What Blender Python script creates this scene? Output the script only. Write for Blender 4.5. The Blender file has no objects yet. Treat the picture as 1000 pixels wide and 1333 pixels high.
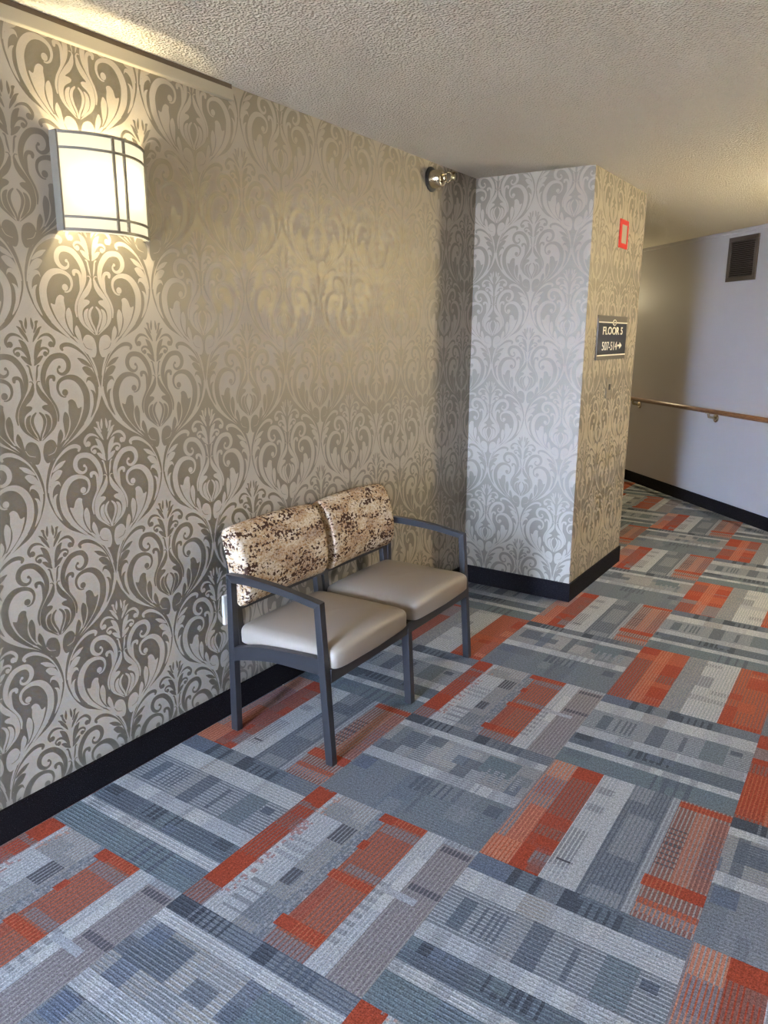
import bpy, bmesh, math, random
import numpy as np
from mathutils import Vector, Matrix
from mathutils.geometry import tessellate_polygon
C = bpy.context.scene.collection
PI = math.pi

# ------------------------------------------------------------------ room numbers (metres)
H = 2.44                 # ceiling
PX, PY1, PY2 = 0.7037, 4.1746, 5.1849   # pier: right face, front face, back face
DC = 8.188               # diagonal wall lies on x + y = DC
XR, YB = 3.4, -4.2       # right wall, window wall behind the camera
BB = 0.112               # baseboard height

# ------------------------------------------------------------------ helpers
def lin(r, g, b):
    f = lambda c: (c/255/12.92 if c <= 10 else ((c/255+0.055)/1.055)**2.4)
    return (f(r), f(g), f(b))
def setp(o, label=None, cat=None, group=None, kind=None):
    if label: o['label'] = label
    if cat: o['category'] = cat
    if group: o['group'] = group
    if kind: o['kind'] = kind
    return o
def thing(name, label, cat, loc=(0, 0, 0), group=None):
    o = bpy.data.objects.new(name, None); C.objects.link(o); o.location = loc
    o.empty_display_size = .05
    return setp(o, label, cat, group)
def obj(name, bm, mats, parent=None, smooth=False, loc=None):
    me = bpy.data.meshes.new(name)
    bmesh.ops.recalc_face_normals(bm, faces=bm.faces)
    if parent is not None:
        bmesh.ops.translate(bm, verts=bm.verts, vec=-Vector(world_loc(parent)))
    bm.to_mesh(me); bm.free()
    for m in (mats if isinstance(mats, (list, tuple)) else [mats]): me.materials.append(m)
    if smooth:
        for p in me.polygons: p.use_smooth = True
    o = bpy.data.objects.new(name, me); C.objects.link(o)
    if parent is not None: o.parent = parent
    return o
def world_loc(o):
    v = Vector(o.location)
    while o.parent is not None: o = o.parent; v += Vector(o.location)
    return v
def box(bm, x0, x1, y0, y1, z0, z1, bev=0, seg=2):
    n = len(bm.verts)
    r = bmesh.ops.create_cube(bm, size=1)
    vs = r['verts']
    for v in vs:
        v.co = Vector(((x0+x1)/2+v.co.x*(x1-x0), (y0+y1)/2+v.co.y*(y1-y0), (z0+z1)/2+v.co.z*(z1-z0)))
    if bev:
        es = list({e for v in vs for e in v.link_edges})
        bmesh.ops.bevel(bm, geom=es, offset=bev, segments=seg, affect='EDGES', profile=.5)
def cyl(bm, p0, p1, r0, r1=None, n=24, caps=True):
    p0, p1 = Vector(p0), Vector(p1); r1 = r0 if r1 is None else r1
    d = (p1-p0).normalized(); a = d.orthogonal().normalized(); b = d.cross(a)
    A_ = [bm.verts.new(p0+(a*math.cos(2*PI*i/n)+b*math.sin(2*PI*i/n))*r0) for i in range(n)]
    B_ = [bm.verts.new(p1+(a*math.cos(2*PI*i/n)+b*math.sin(2*PI*i/n))*r1) for i in range(n)]
    for i in range(n):
        j = (i+1) % n; bm.faces.new((A_[i], A_[j], B_[j], B_[i]))
    if caps: bm.faces.new(A_[::-1]); bm.faces.new(B_)
def lathe(bm, p0, d, prof, n=32):
    """prof: list of (distance along d, radius)"""
    p0 = Vector(p0); d = Vector(d).normalized(); a = d.orthogonal().normalized(); b = d.cross(a)
    rings = []
    for t, r in prof:
        if r < 1e-6: rings.append([bm.verts.new(p0+d*t)]*n)
        else: rings.append([bm.verts.new(p0+d*t+(a*math.cos(2*PI*i/n)+b*math.sin(2*PI*i/n))*r) for i in range(n)])
    for k in range(len(rings)-1):
        for i in range(n):
            j = (i+1) % n
            q = []
            for v in (rings[k][i], rings[k][j], rings[k+1][j], rings[k+1][i]):
                if v not in q: q.append(v)
            if len(q) > 2:
                try: bm.faces.new(q)
                except ValueError: pass
def prism(bm, poly, y0, y1, bev=0):
    """closed (x, z) outline extruded from y0 to y1"""
    a = [bm.verts.new((x, y0, z)) for x, z in poly]; b = [bm.verts.new((x, y1, z)) for x, z in poly]
    n = len(poly); fs = [bm.faces.new(a[::-1]), bm.faces.new(b)]
    for i in range(n):
        j = (i+1) % n; fs.append(bm.faces.new((a[i], a[j], b[j], b[i])))
    if bev:
        es = list({e for f in fs[:2] for e in f.edges})
        bmesh.ops.bevel(bm, geom=es, offset=bev, segments=2, affect='EDGES', profile=.5)
def catmull(P, n=5, closed=False):
    P = [tuple(p) for p in P]; L = len(P); out = []
    rng = range(L if closed else L-1)
    for i in rng:
        if closed: p0, p1, p2, p3 = P[(i-1) % L], P[i], P[(i+1) % L], P[(i+2) % L]
        else: p0, p1, p2, p3 = P[max(i-1, 0)], P[i], P[i+1], P[min(i+2, L-1)]
        for k in range(n):
            t = k/n
            out.append(tuple(.5*((2*b)+(-a+c)*t+(2*a-5*b+4*c-d)*t*t+(-a+3*b-3*c+d)*t**3) for a, b, c, d in zip(p0, p1, p2, p3)))
    if not closed: out.append(P[-1])
    return out

# ------------------------------------------------------------------ materials
def newmat(name):
    m = bpy.data.materials.new(name); m.use_nodes = True
    nt = m.node_tree; b = nt.nodes['Principled BSDF']
    return m, nt, b
def N(nt, t, **kw):
    n = nt.nodes.new(t)
    for k, v in kw.items():
        if k in n.inputs: n.inputs[k].default_value = v
        else: setattr(n, k, v)
    return n
def plain(name, col, rough=.5, metal=0, spec=.5, bump=0, bscale=300):
    m, nt, b = newmat(name)
    b.inputs['Base Color'].default_value = (*col, 1); b.inputs['Roughness'].default_value = rough
    b.inputs['Metallic'].default_value = metal; b.inputs['Specular IOR Level'].default_value = spec
    if bump:
        tc = N(nt, 'ShaderNodeTexCoord'); n = N(nt, 'ShaderNodeTexNoise', Scale=bscale, Detail=3.)
        nt.links.new(tc.outputs['Object'], n.inputs['Vector'])
        bp = N(nt, 'ShaderNodeBump', Strength=bump, Distance=.002)
        nt.links.new(n.outputs['Fac'], bp.inputs['Height']); nt.links.new(bp.outputs['Normal'], b.inputs['Normal'])
    return m
def ramp(nt, stops, interp='LINEAR'):
    r = nt.nodes.new('ShaderNodeValToRGB'); cr = r.color_ramp; cr.interpolation = interp
    while len(cr.elements) < len(stops): cr.elements.new(.5)
    for e, (p, c) in zip(cr.elements, stops): e.position = p; e.color = (*c, 1)
    return r
def mixc(nt, a, b_, fac, mode='MIX'):
    m = nt.nodes.new('ShaderNodeMix'); m.data_type = 'RGBA'; m.blend_type = mode
    for sock, v in ((m.inputs[6], a), (m.inputs[7], b_), (m.inputs[0], fac)):
        if hasattr(v, 'links'): nt.links.new(v, sock)
        elif isinstance(v, tuple): sock.default_value = (*v, 1)
        else: sock.default_value = v
    return m.outputs[2]

def paper(name, col, rough, metal, spec, tint=None):
    m, nt, b = newmat(name)
    tc = N(nt, 'ShaderNodeTexCoord'); n = N(nt, 'ShaderNodeTexNoise', Scale=900., Detail=2.)
    nt.links.new(tc.outputs['Object'], n.inputs['Vector'])
    c = mixc(nt, tuple(x*.9 for x in col), tuple(min(1, x*1.1) for x in col), n.outputs['Fac'])
    nt.links.new(c, b.inputs['Base Color'])
    b.inputs['Roughness'].default_value = rough; b.inputs['Metallic'].default_value = metal
    b.inputs['Specular IOR Level'].default_value = spec
    bp = N(nt, 'ShaderNodeBump', Strength=.15, Distance=.0006)
    nt.links.new(n.outputs['Fac'], bp.inputs['Height']); nt.links.new(bp.outputs['Normal'], b.inputs['Normal'])
    return m
M_paper = paper('wallpaper_ground', lin(170, 159, 143), .62, 0, .35)
M_ink = paper('wallpaper_metallic_ink', lin(139, 132, 119), .53, .80, .5)
M_white = plain('white_wall_paint', lin(180, 177, 178), .5, bump=.08, bscale=120)
M_greige = plain('greige_wall_paint', lin(140, 131, 118), .6)
M_metal = plain('dark_grey_frame_paint', lin(36, 35, 37), .38, 0, .5)
M_black = plain('black_paint', lin(22, 21, 21), .5)
M_nickel = plain('brushed_nickel', lin(200, 190, 165), .22, 1)
M_sconce = plain('pewter_metal', lin(132, 127, 116), .42, .4)
M_ivory = plain('ivory_plastic', lin(205, 198, 182), .4)
M_trim = plain('beige_painted_trim', lin(168, 158, 138), .5)
M_gap = plain('brown_gap_filler', lin(90, 76, 60), .8)
M_red = plain('red_plastic', lin(200, 40, 34), .45)
M_signgrey = plain('sign_grey_border', lin(92, 87, 78), .45)
M_signblk = plain('sign_black_panel', lin(24, 23, 22), .4)
M_signtxt = plain('sign_cream_lettering', lin(238, 232, 212), .5)
M_plate = plain('tan_plate', lin(138, 128, 110), .4, .3)

# popcorn ceiling
def ceiling_mat():
    m, nt, b = newmat('popcorn_ceiling')
    tc = N(nt, 'ShaderNodeTexCoord')
    v = N(nt, 'ShaderNodeTexVoronoi', Scale=115.); v.feature = 'SMOOTH_F1'
    n = N(nt, 'ShaderNodeTexNoise', Scale=70., Detail=4., Roughness=.6)
    nt.links.new(tc.outputs['Object'], v.inputs['Vector']); nt.links.new(tc.outputs['Object'], n.inputs['Vector'])
    r = ramp(nt, [(.0, (1, 1, 1)), (.55, (0, 0, 0))]); nt.links.new(v.outputs['Distance'], r.inputs['Fac'])
    h = mixc(nt, r.outputs['Color'], n.outputs['Fac'], .5)
    bp = N(nt, 'ShaderNodeBump', Strength=1., Distance=.019)
    nt.links.new(h, bp.inputs['Height']); nt.links.new(bp.outputs['Normal'], b.inputs['Normal'])
    b.inputs['Base Color'].default_value = (*lin(222, 213, 194), 1); b.inputs['Roughness'].default_value = .9
    b.inputs['Specular IOR Level'].default_value = .15
    return m
M_ceil = ceiling_mat()

def base_mat():
    m, nt, b = newmat('black_carpet_baseboard')
    tc = N(nt, 'ShaderNodeTexCoord'); n = N(nt, 'ShaderNodeTexNoise', Scale=260., Detail=3.)
    nt.links.new(tc.outputs['Object'], n.inputs['Vector'])
    r = ramp(nt, [(.45, lin(20, 18, 20)), (.66, lin(34, 31, 34)), (.76, lin(78, 74, 80))]); nt.links.new(n.outputs['Fac'], r.inputs['Fac'])
    nt.links.new(r.outputs['Color'], b.inputs['Base Color']); b.inputs['Roughness'].default_value = .95
    b.inputs['Specular IOR Level'].default_value = .1
    bp = N(nt, 'ShaderNodeBump', Strength=.6, Distance=.003)
    nt.links.new(n.outputs['Fac'], bp.inputs['Height']); nt.links.new(bp.outputs['Normal'], b.inputs['Normal'])
    return m
M_base = base_mat()

def vinyl_mat():
    m, nt, b = newmat('taupe_vinyl')
    tc = N(nt, 'ShaderNodeTexCoord'); n = N(nt, 'ShaderNodeTexNoise', Scale=420., Detail=2.)
    nt.links.new(tc.outputs['Object'], n.inputs['Vector'])
    b.inputs['Base Color'].default_value = (*lin(142, 130, 117), 1); b.inputs['Roughness'].default_value = .42
    bp = N(nt, 'ShaderNodeBump', Strength=.12, Distance=.001)
    nt.links.new(n.outputs['Fac'], bp.inputs['Height']); nt.links.new(bp.outputs['Normal'], b.inputs['Normal'])
    return m
M_vinyl = vinyl_mat()

def fabric_mat():
    m, nt, b = newmat('speckled_brown_cream_fabric')
    tc = N(nt, 'ShaderNodeTexCoord')
    def mapped(sx, sy, sz, off=0):
        mp = N(nt, 'ShaderNodeMapping'); mp.inputs['Scale'].default_value = (sx, sy, sz); mp.inputs['Location'].default_value = (off, off*1.7, off*.6)
        nt.links.new(tc.outputs['Object'], mp.inputs['Vector']); return mp.outputs['Vector']
    # broad tan and gold clouds, wider than tall
    n1 = N(nt, 'ShaderNodeTexNoise', Scale=1., Detail=5., Roughness=.65); nt.links.new(mapped(9, 7, 16), n1.inputs['Vector'])
    r1 = ramp(nt, [(.34, lin(206, 194, 178)), (.45, lin(194, 174, 142)), (.53, lin(164, 126, 80)), (.64, lin(118, 80, 46))])
    nt.links.new(n1.outputs['Fac'], r1.inputs['Fac'])
    # soft mottling
    n2 = N(nt, 'ShaderNodeTexNoise', Scale=1., Detail=3., Roughness=.7); nt.links.new(mapped(110, 80, 120, 3), n2.inputs['Vector'])
    r2 = ramp(nt, [(.38, lin(132, 96, 60)), (.52, lin(200, 186, 166)), (.7, lin(232, 224, 212))]); nt.links.new(n2.outputs['Fac'], r2.inputs['Fac'])
    c = mixc(nt, r1.outputs['Color'], r2.outputs['Color'], .42)
    # dark brown flecks in horizontal drifts
    n3 = N(nt, 'ShaderNodeTexNoise', Scale=1., Detail=2., Roughness=.55); nt.links.new(mapped(100, 66, 95, 9), n3.inputs['Vector'])
    n4 = N(nt, 'ShaderNodeTexNoise', Scale=1., Detail=4., Roughness=.6); nt.links.new(mapped(10, 6, 24, 5), n4.inputs['Vector'])
    ad = N(nt, 'ShaderNodeMath', operation='MULTIPLY_ADD'); nt.links.new(n4.outputs['Fac'], ad.inputs[0]); ad.inputs[1].default_value = .8
    nt.links.new(n3.outputs['Fac'], ad.inputs[2])
    r3 = ramp(nt, [(.0, (0, 0, 0)), (.955, (0, 0, 0)), (.98, (1, 1, 1))])
    sc = N(nt, 'ShaderNodeMath', operation='MULTIPLY'); nt.links.new(ad.outputs[0], sc.inputs[0]); sc.inputs[1].default_value = 1/1.02
    nt.links.new(sc.outputs[0], r3.inputs['Fac'])
    c = mixc(nt, c, lin(66, 44, 34), r3.outputs['Color'])
    nt.links.new(c, b.inputs['Base Color']); b.inputs['Roughness'].default_value = .85; b.inputs['Specular IOR Level'].default_value = .2
    bp = N(nt, 'ShaderNodeBump', Strength=.5, Distance=.004)
    nt.links.new(n2.outputs['Fac'], bp.inputs['Height']); nt.links.new(bp.outputs['Normal'], b.inputs['Normal'])
    return m
M_fabric = fabric_mat()

def wood_mat():
    m, nt, b = newmat('varnished_oak_rail')
    tc = N(nt, 'ShaderNodeTexCoord'); mp = N(nt, 'ShaderNodeMapping'); mp.inputs['Scale'].default_value = (8, 8, 90)
    n = N(nt, 'ShaderNodeTexNoise', Scale=2., Detail=4.)
    nt.links.new(tc.outputs['Object'], mp.inputs['Vector']); nt.links.new(mp.outputs['Vector'], n.inputs['Vector'])
    r = ramp(nt, [(.35, lin(96, 66, 42)), (.7, lin(138, 100, 66))]); nt.links.new(n.outputs['Fac'], r.inputs['Fac'])
    nt.links.new(r.outputs['Color'], b.inputs['Base Color']); b.inputs['Roughness'].default_value = .3
    return m
M_wood = wood_mat()

# carpet: two colour attributes, woven ribs along each tile's own direction
def carpet_mat():
    m, nt, b = newmat('modular_carpet_tiles')
    a = N(nt, 'ShaderNodeAttribute', attribute_name='yarn_a'); c2 = N(nt, 'ShaderNodeAttribute', attribute_name='yarn_b')
    uv = N(nt, 'ShaderNodeUVMap', uv_map='ribs'); sp = N(nt, 'ShaderNodeSeparateXYZ'); nt.links.new(uv.outputs['UV'], sp.inputs[0])
    fr = N(nt, 'ShaderNodeMath', operation='FRACT'); nt.links.new(sp.outputs[0], fr.inputs[0])
    w = ramp(nt, [(.0, (0, 0, 0)), (.50, (0, 0, 0)), (.60, (1, 1, 1)), (.85, (1, 1, 1)), (.95, (0, 0, 0))]); nt.links.new(fr.outputs[0], w.inputs['Fac'])
    col = mixc(nt, a.outputs['Color'], c2.outputs['Color'], w.outputs['Color'])
    tc = N(nt, 'ShaderNodeTexCoord')
    n = N(nt, 'ShaderNodeTexNoise', Scale=250., Detail=3., Roughness=.7); nt.links.new(tc.outputs['Object'], n.inputs['Vector'])
    r = ramp(nt, [(.30, (.38, .38, .38)), (.70, (1.45, 1.45, 1.45))]); nt.links.new(n.outputs['Fac'], r.inputs['Fac'])
    col = mixc(nt, col, r.outputs['Color'], 1., 'MULTIPLY')
    n2 = N(nt, 'ShaderNodeTexNoise', Scale=110., Detail=2., Roughness=.6); nt.links.new(tc.outputs['Object'], n2.inputs['Vector'])
    r2 = ramp(nt, [(.32, (.74, .74, .74)), (.68, (1.14, 1.14, 1.14))]); nt.links.new(n2.outputs['Fac'], r2.inputs['Fac'])
    col = mixc(nt, col, r2.outputs['Color'], 1., 'MULTIPLY')
    nt.links.new(col, b.inputs['Base Color']); b.inputs['Roughness'].default_value = .95; b.inputs['Specular IOR Level'].default_value = .12
    s = N(nt, 'ShaderNodeMath', operation='MULTIPLY_ADD'); nt.links.new(w.outputs['Color'], s.inputs[0]); s.inputs[1].default_value = .35
    nt.links.new(n.outputs['Fac'], s.inputs[2])
    bp = N(nt, 'ShaderNodeBump', Strength=.55, Distance=.004)
    nt.links.new(s.outputs[0], bp.inputs['Height']); nt.links.new(bp.outputs['Normal'], b.inputs['Normal'])
    return m
M_carpet = carpet_mat()
# ------------------------------------------------------------------ carpet tiles
TX, TY, OX, OY = .628, .634, .012, 1.215
NRIB = 48
_c = dict(slate=(88, 95, 104), dark=(70, 75, 83), mid=(110, 115, 121), grey=(130, 132, 135), light=(154, 157, 160),
          white=(176, 176, 174), teal=(100, 111, 117), blue=(94, 103, 117), red=(150, 66, 46), orange=(164, 88, 62),
          peach=(176, 116, 92), brown=(126, 88, 80), mauve=(122, 115, 118), char=(82, 82, 87), taupe=(142, 139, 134))
PAL = {k: np.array(lin(*v)) for k, v in _c.items()}
class Tile:
    n = 72
    def __init__(s, seed):
        s.R = random.Random(seed); n = Tile.n; s.A = np.zeros((n, n, 3)); s.B = np.zeros((n, n, 3))
    def f(s, a0, a1, l0, l1, ca, cb=None, jag=0, blend=1.):
        ca = PAL[ca]; cb = ca if cb is None else PAL[cb]; NA = NL = Tile.n
        i0, i1 = round(a0*NA), round(a1*NA)
        for i in range(max(i0, 0), min(i1, NA)):
            j0 = round((l0+(s.R.uniform(-jag, jag) if jag else 0))*NL); j1 = round((l1+(s.R.uniform(-jag, jag) if jag else 0))*NL)
            j0, j1 = max(j0, 0), min(j1, NL)
            if j1 > j0:
                s.A[i, j0:j1] = s.A[i, j0:j1]*(1-blend)+ca*blend; s.B[i, j0:j1] = s.B[i, j0:j1]*(1-blend)+cb*blend
    def dashes(s, a0, a1, l0, l1, n, ca, cb=None, duty=.5):
        for k in range(n):
            p = l0+(l1-l0)*k/n; s.f(a0, a1, p, p+(l1-l0)/n*duty, ca, cb)
    def speck(s, a0, a1, l0, l1, c, p):
        NA = NL = Tile.n
        for i in range(round(a0*NA), round(a1*NA)):
            for j in range(round(l0*NL), round(l1*NL)):
                if s.R.random() < p: s.A[i, j] = (PAL[c]+s.A[i, j])/2; s.B[i, j] = (PAL[c]+s.B[i, j])/2
    def patches(s, a0, a1, cols, n, wmin=.04, wmax=.16, split=2, blend=.8):
        for k in range(n):
            l = s.R.uniform(-.05, .97); w = s.R.uniform(wmin, wmax); q = s.R.randrange(split); d = (a1-a0)/split
            b0 = a0+q*d; b1 = b0+d*(s.R.choice((1, 1, split-q)))
            c = s.R.choice(cols); c = c if isinstance(c, tuple) else (c, None)
            s.f(b0, min(b1, a1), l, l+w, c[0], c[1], blend=blend)
def grey_one(R):        # wide striped plank between two light ones
    T = Tile(R)
    T.f(0, .16, 0, 1, 'teal'); T.patches(0, .16, ['slate', 'teal', 'blue', 'mid'], 5, blend=.45)
    T.dashes(0, .16, .55, .8, 4, 'slate', duty=.35)
    T.f(.16, .24, 0, 1, 'light', 'white'); T.patches(.16, .24, ['white', 'grey', ('light', 'grey')], 7, .05, .12, 1, .6)
    T.f(.24, .38, 0, 1, 'slate', 'teal'); T.f(.24, .38, .05, .30, 'slate'); T.f(.31, .38, .02, .12, 'dark')
    T.dashes(.28, .37, .36, .62, 6, 'dark', duty=.5); T.patches(.24, .38, ['slate', 'blue', 'dark', 'teal'], 6, .04, .1)
    T.f(.38, .47, 0, 1, 'light'); T.patches(.38, .47, ['white', 'grey', ('grey', 'light')], 6, .05, .14, 1, .6)
    T.f(.47, .74, 0, 1, 'mid', 'light'); T.f(.50, .70, .08, .15, 'slate', 'teal'); T.f(.47, .74, .40, .50, 'slate', 'mid')
    T.dashes(.52, .70, .20, .33, 4, 'slate', 'mid', .4); T.f(.50, .7, .60, .63, 'slate', 'mid'); T.f(.48, .74, .72, .86, 'teal', 'mid')
    T.f(.64, .70, .88, .94, 'slate'); T.f(.47, .74, .33, .40, 'grey', 'taupe', blend=.5)
    T.f(.74, .87, 0, 1, 'light', 'white'); T.f(.74, .87, .30, .46, 'taupe', 'light'); T.dashes(.74, .87, .50, .70, 4, 'white', 'light', .4)
    T.patches(.74, .87, ['white', ('light', 'grey')], 4, .05, .14, 1, .5)
    T.f(.87, 1, 0, 1, 'slate', 'teal'); T.f(.87, 1, 0, .22, 'blue'); T.f(.88, 1, .2, .24, 'dark'); T.f(.87, 1, .30, .33, 'dark')
    T.f(.87, 1, .35, .44, 'mid'); T.f(.87, 1, .44, .52, 'dark'); T.dashes(.87, .97, .52, .74, 5, 'dark', duty=.45); T.f(.87, 1, .78, 1, 'mid', 'blue')
    return T
def grey_two(R):        # wide smooth plank, light line, mixed blocks
    T = Tile(R)
    T.f(0, .42, 0, 1, 'mid', 'teal'); T.f(0, .42, 0, .35, 'mid'); T.patches(0, .42, ['teal', 'slate', 'grey', 'blue'], 9, .04, .2, 3, .4)
    T.dashes(.26, .40, .42, .66, 6, 'slate', duty=.5); T.f(.3, .42, .08, .12, 'char', blend=.7); T.f(.05, .36, .52, .54, 'slate', blend=.6)
    T.f(.28, .40, .02, .12, 'blue'); T.f(.28, .38, .88, .96, 'slate')
    T.f(.42, .52, 0, 1, 'light'); T.patches(.42, .52, ['white', ('grey', 'light')], 6, .05, .16, 1, .6); T.dashes(.42, .52, .55, .8, 5, 'grey', 'light', .4)
    T.f(.52, .83, 0, 1, 'grey', 'taupe'); T.f(.62, .80, .06, .30, 'slate', 'mid'); T.f(.55, .80, .32, .62, 'taupe', 'light')
    T.patches(.52, .83, ['slate', 'mid', ('mid', 'light'), 'blue', ('grey', 'light')], 13, .04, .14, 3, .8); T.f(.64, .82, .66, .88, 'teal')
    T.dashes(.56, .70, .72, .95, 5, 'mid', 'light', .5)
    T.f(.83, .90, 0, 1, 'light', 'white'); T.patches(.83, .90, ['grey', 'white'], 4, .06, .14, 1, .6)
    T.f(.90, 1, 0, 1, 'mid', 'slate'); T.f(.90, 1, 0, .10, 'dark'); T.dashes(.90, 1, .10, .34, 6, 'dark', duty=.5)
    T.f(.90, 1, .5, .58, 'dark'); T.dashes(.90, 1, .62, .82, 5, 'slate', duty=.5)
    return T
def red_one(R):
    T = Tile(R)
    T.f(0, .15, 0, 1, 'brown', 'mauve'); T.f(0, .13, .12, .36, 'red'); T.f(0, .13, .36, .62, 'red', 'brown', jag=.01); T.f(0, .10, .62, .8, 'brown', 'red')
    T.f(0, .15, .84, 1, 'red', jag=.01); T.f(.02, .14, .72, .80, 'red', 'brown')
    T.f(.13, .31, 0, 1, 'light', 'white'); T.speck(.11, .18, .1, .72, 'red', .35); T.dashes(.12, .20, .25, .55, 5, 'white', duty=.4)
    T.dashes(.19, .31, .05, .3, 4, 'grey', duty=.4); T.dashes(.15, .31, .45, .62, 3, 'light', 'grey', .5); T.f(.15, .31, .80, .93, 'grey', 'taupe'); T.f(.17, .31, .93, 1, 'taupe', 'light')
    T.speck(.13, .2, .80, 1, 'peach', .2)
    T.f(.31, .41, 0, 1, 'grey', 'taupe'); T.f(.31, .41, .06, .22, 'mid', 'grey'); T.f(.31, .38, .30, .42, 'char', 'mid'); T.f(.31, .40, .66, .80, 'char', 'grey'); T.f(.31, .42, .86, 1, 'taupe', 'light')
    T.f(.41, .50, 0, 1, 'grey', 'mid'); T.speck(.41, .49, 0, 1, 'blue', .4); T.speck(.41, .5, 0, 1, 'light', .15)
    T.f(.49, .71, 0, 1, 'brown', 'orange'); T.f(.46, .71, .10, .17, 'red', 'orange'); T.f(.46, .54, .10, .17, 'red'); T.f(.49, .71, .0, .09, 'mauve', 'brown')
    T.f(.48, .71, .17, .46, 'brown', 'orange'); T.f(.48, .56, .17, .46, 'red', 'brown', blend=.6); T.f(.47, .71, .46, .52, 'red', 'orange'); T.f(.52, .71, .60, .74, 'brown', 'orange')
    T.f(.52, .71, .53, .58, 'mauve', 'brown'); T.f(.47, .52, .7, .76, 'red'); T.f(.50, .71, .86, .93, 'mauve', 'brown'); T.f(.45, .71, .94, 1, 'red', 'orange'); T.f(.45, .53, .93, 1, 'red')
    T.f(.71, .82, 0, 1, 'light', 'white'); T.dashes(.71, .77, .15, .6, 8, 'grey', 'light', .45); T.f(.77, .82, .4, .8, 'white')
    T.f(.82, 1, 0, 1, 'mauve', 'taupe'); T.f(.74, .92, .52, .56, 'light'); T.f(.84, 1, .60, .64, 'char', 'mauve'); T.f(.84, .98, .9, .94, 'char', 'mauve'); T.f(.82, 1, .96, 1, 'grey', 'light')
    return T
def red_two(R):
    T = Tile(R)
    T.f(0, .17, 0, 1, 'mauve', 'peach'); T.f(0, .17, 0, .18, 'peach', 'orange'); T.f(.06, .17, .18, .52, 'orange', 'peach', blend=.8); T.f(.03, .17, .62, .80, 'mauve', 'orange'); T.f(.02, .15, .82, 1, 'peach', 'taupe')
    T.f(.15, .31, 0, 1, 'brown', 'red'); T.f(.15, .31, 0, .06, 'red'); T.f(.15, .22, .06, .2, 'red'); T.f(.22, .31, .07, .20, 'mauve', 'brown'); T.f(.20, .31, .22, .29, 'red')
    T.patches(.15, .31, ['red', ('red', 'brown'), 'brown'], 7, .05, .13, 2, .75); T.f(.15, .31, .88, 1, 'red')
    T.f(.31, .48, 0, 1, 'light', 'white'); T.f(.31, .40, .12, .45, 'grey', 'white'); T.f(.32, .42, .62, .70, 'grey', 'light'); T.f(.32, .42, .80, .87, 'grey', 'light'); T.f(.33, .42, .16, .18, 'char')
    T.f(.40, .48, 0, 1, 'white', 'light', blend=.6)
    T.f(.48, .74, 0, 1, 'mid', 'slate'); T.speck(.48, .74, 0, 1, 'slate', .25); T.f(.53, .66, .35, .72, 'grey', 'mid'); T.f(.53, .68, 0, .10, 'grey', 'mid'); T.f(.48, .6, .85, 1, 'grey', 'mid'); T.f(.70, .73, 0, 1, 'grey', 'light')
    T.f(.74, 1, 0, 1, 'brown', 'taupe'); T.f(.74, 1, .04, .1, 'mauve', 'peach'); T.f(.72, 1, .22, .30, 'red', 'orange'); T.f(.90, 1, .22, .30, 'red')
    T.dashes(.74, .84, .40, .75, 8, 'char', 'brown', .35); T.f(.84, 1, .32, .9, 'brown', 'orange', blend=.6); T.dashes(.86, 1, .42, .80, 9, 'brown', 'mauve', .4)
    T.f(.84, .92, .3, .95, 'peach', 'taupe', blend=.5); T.f(.74, 1, .93, .98, 'red', 'orange'); T.f(.74, 1, .10, .14, 'orange', 'brown')
    return T
def red_three(R):
    T = Tile(R)
    T.f(0, .36, 0, 1, 'brown', 'red'); T.patches(0, .36, ['red', ('red', 'orange'), 'mauve', 'orange', 'red'], 12, .10, .3, 2, .9); T.f(.14, .24, 0, 1, 'peach', 'orange', blend=.7)
    T.f(.36, .5, 0, 1, 'grey', 'taupe'); T.speck(.36, .5, 0, 1, 'mid', .3)
    T.f(.5, .73, 0, 1, 'white', 'light'); T.f(.5, .6, .5, .7, 'grey', 'light'); T.patches(.5, .73, ['light', ('grey', 'white')], 4, .05, .1)
    T.f(.73, 1, 0, 1, 'orange', 'brown'); T.patches(.73, 1, ['red', 'orange', ('peach', 'orange')], 7, .08, .25, 3, .8); T.f(.73, 1, 0, .06, 'red', 'orange')
    return T
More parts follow.
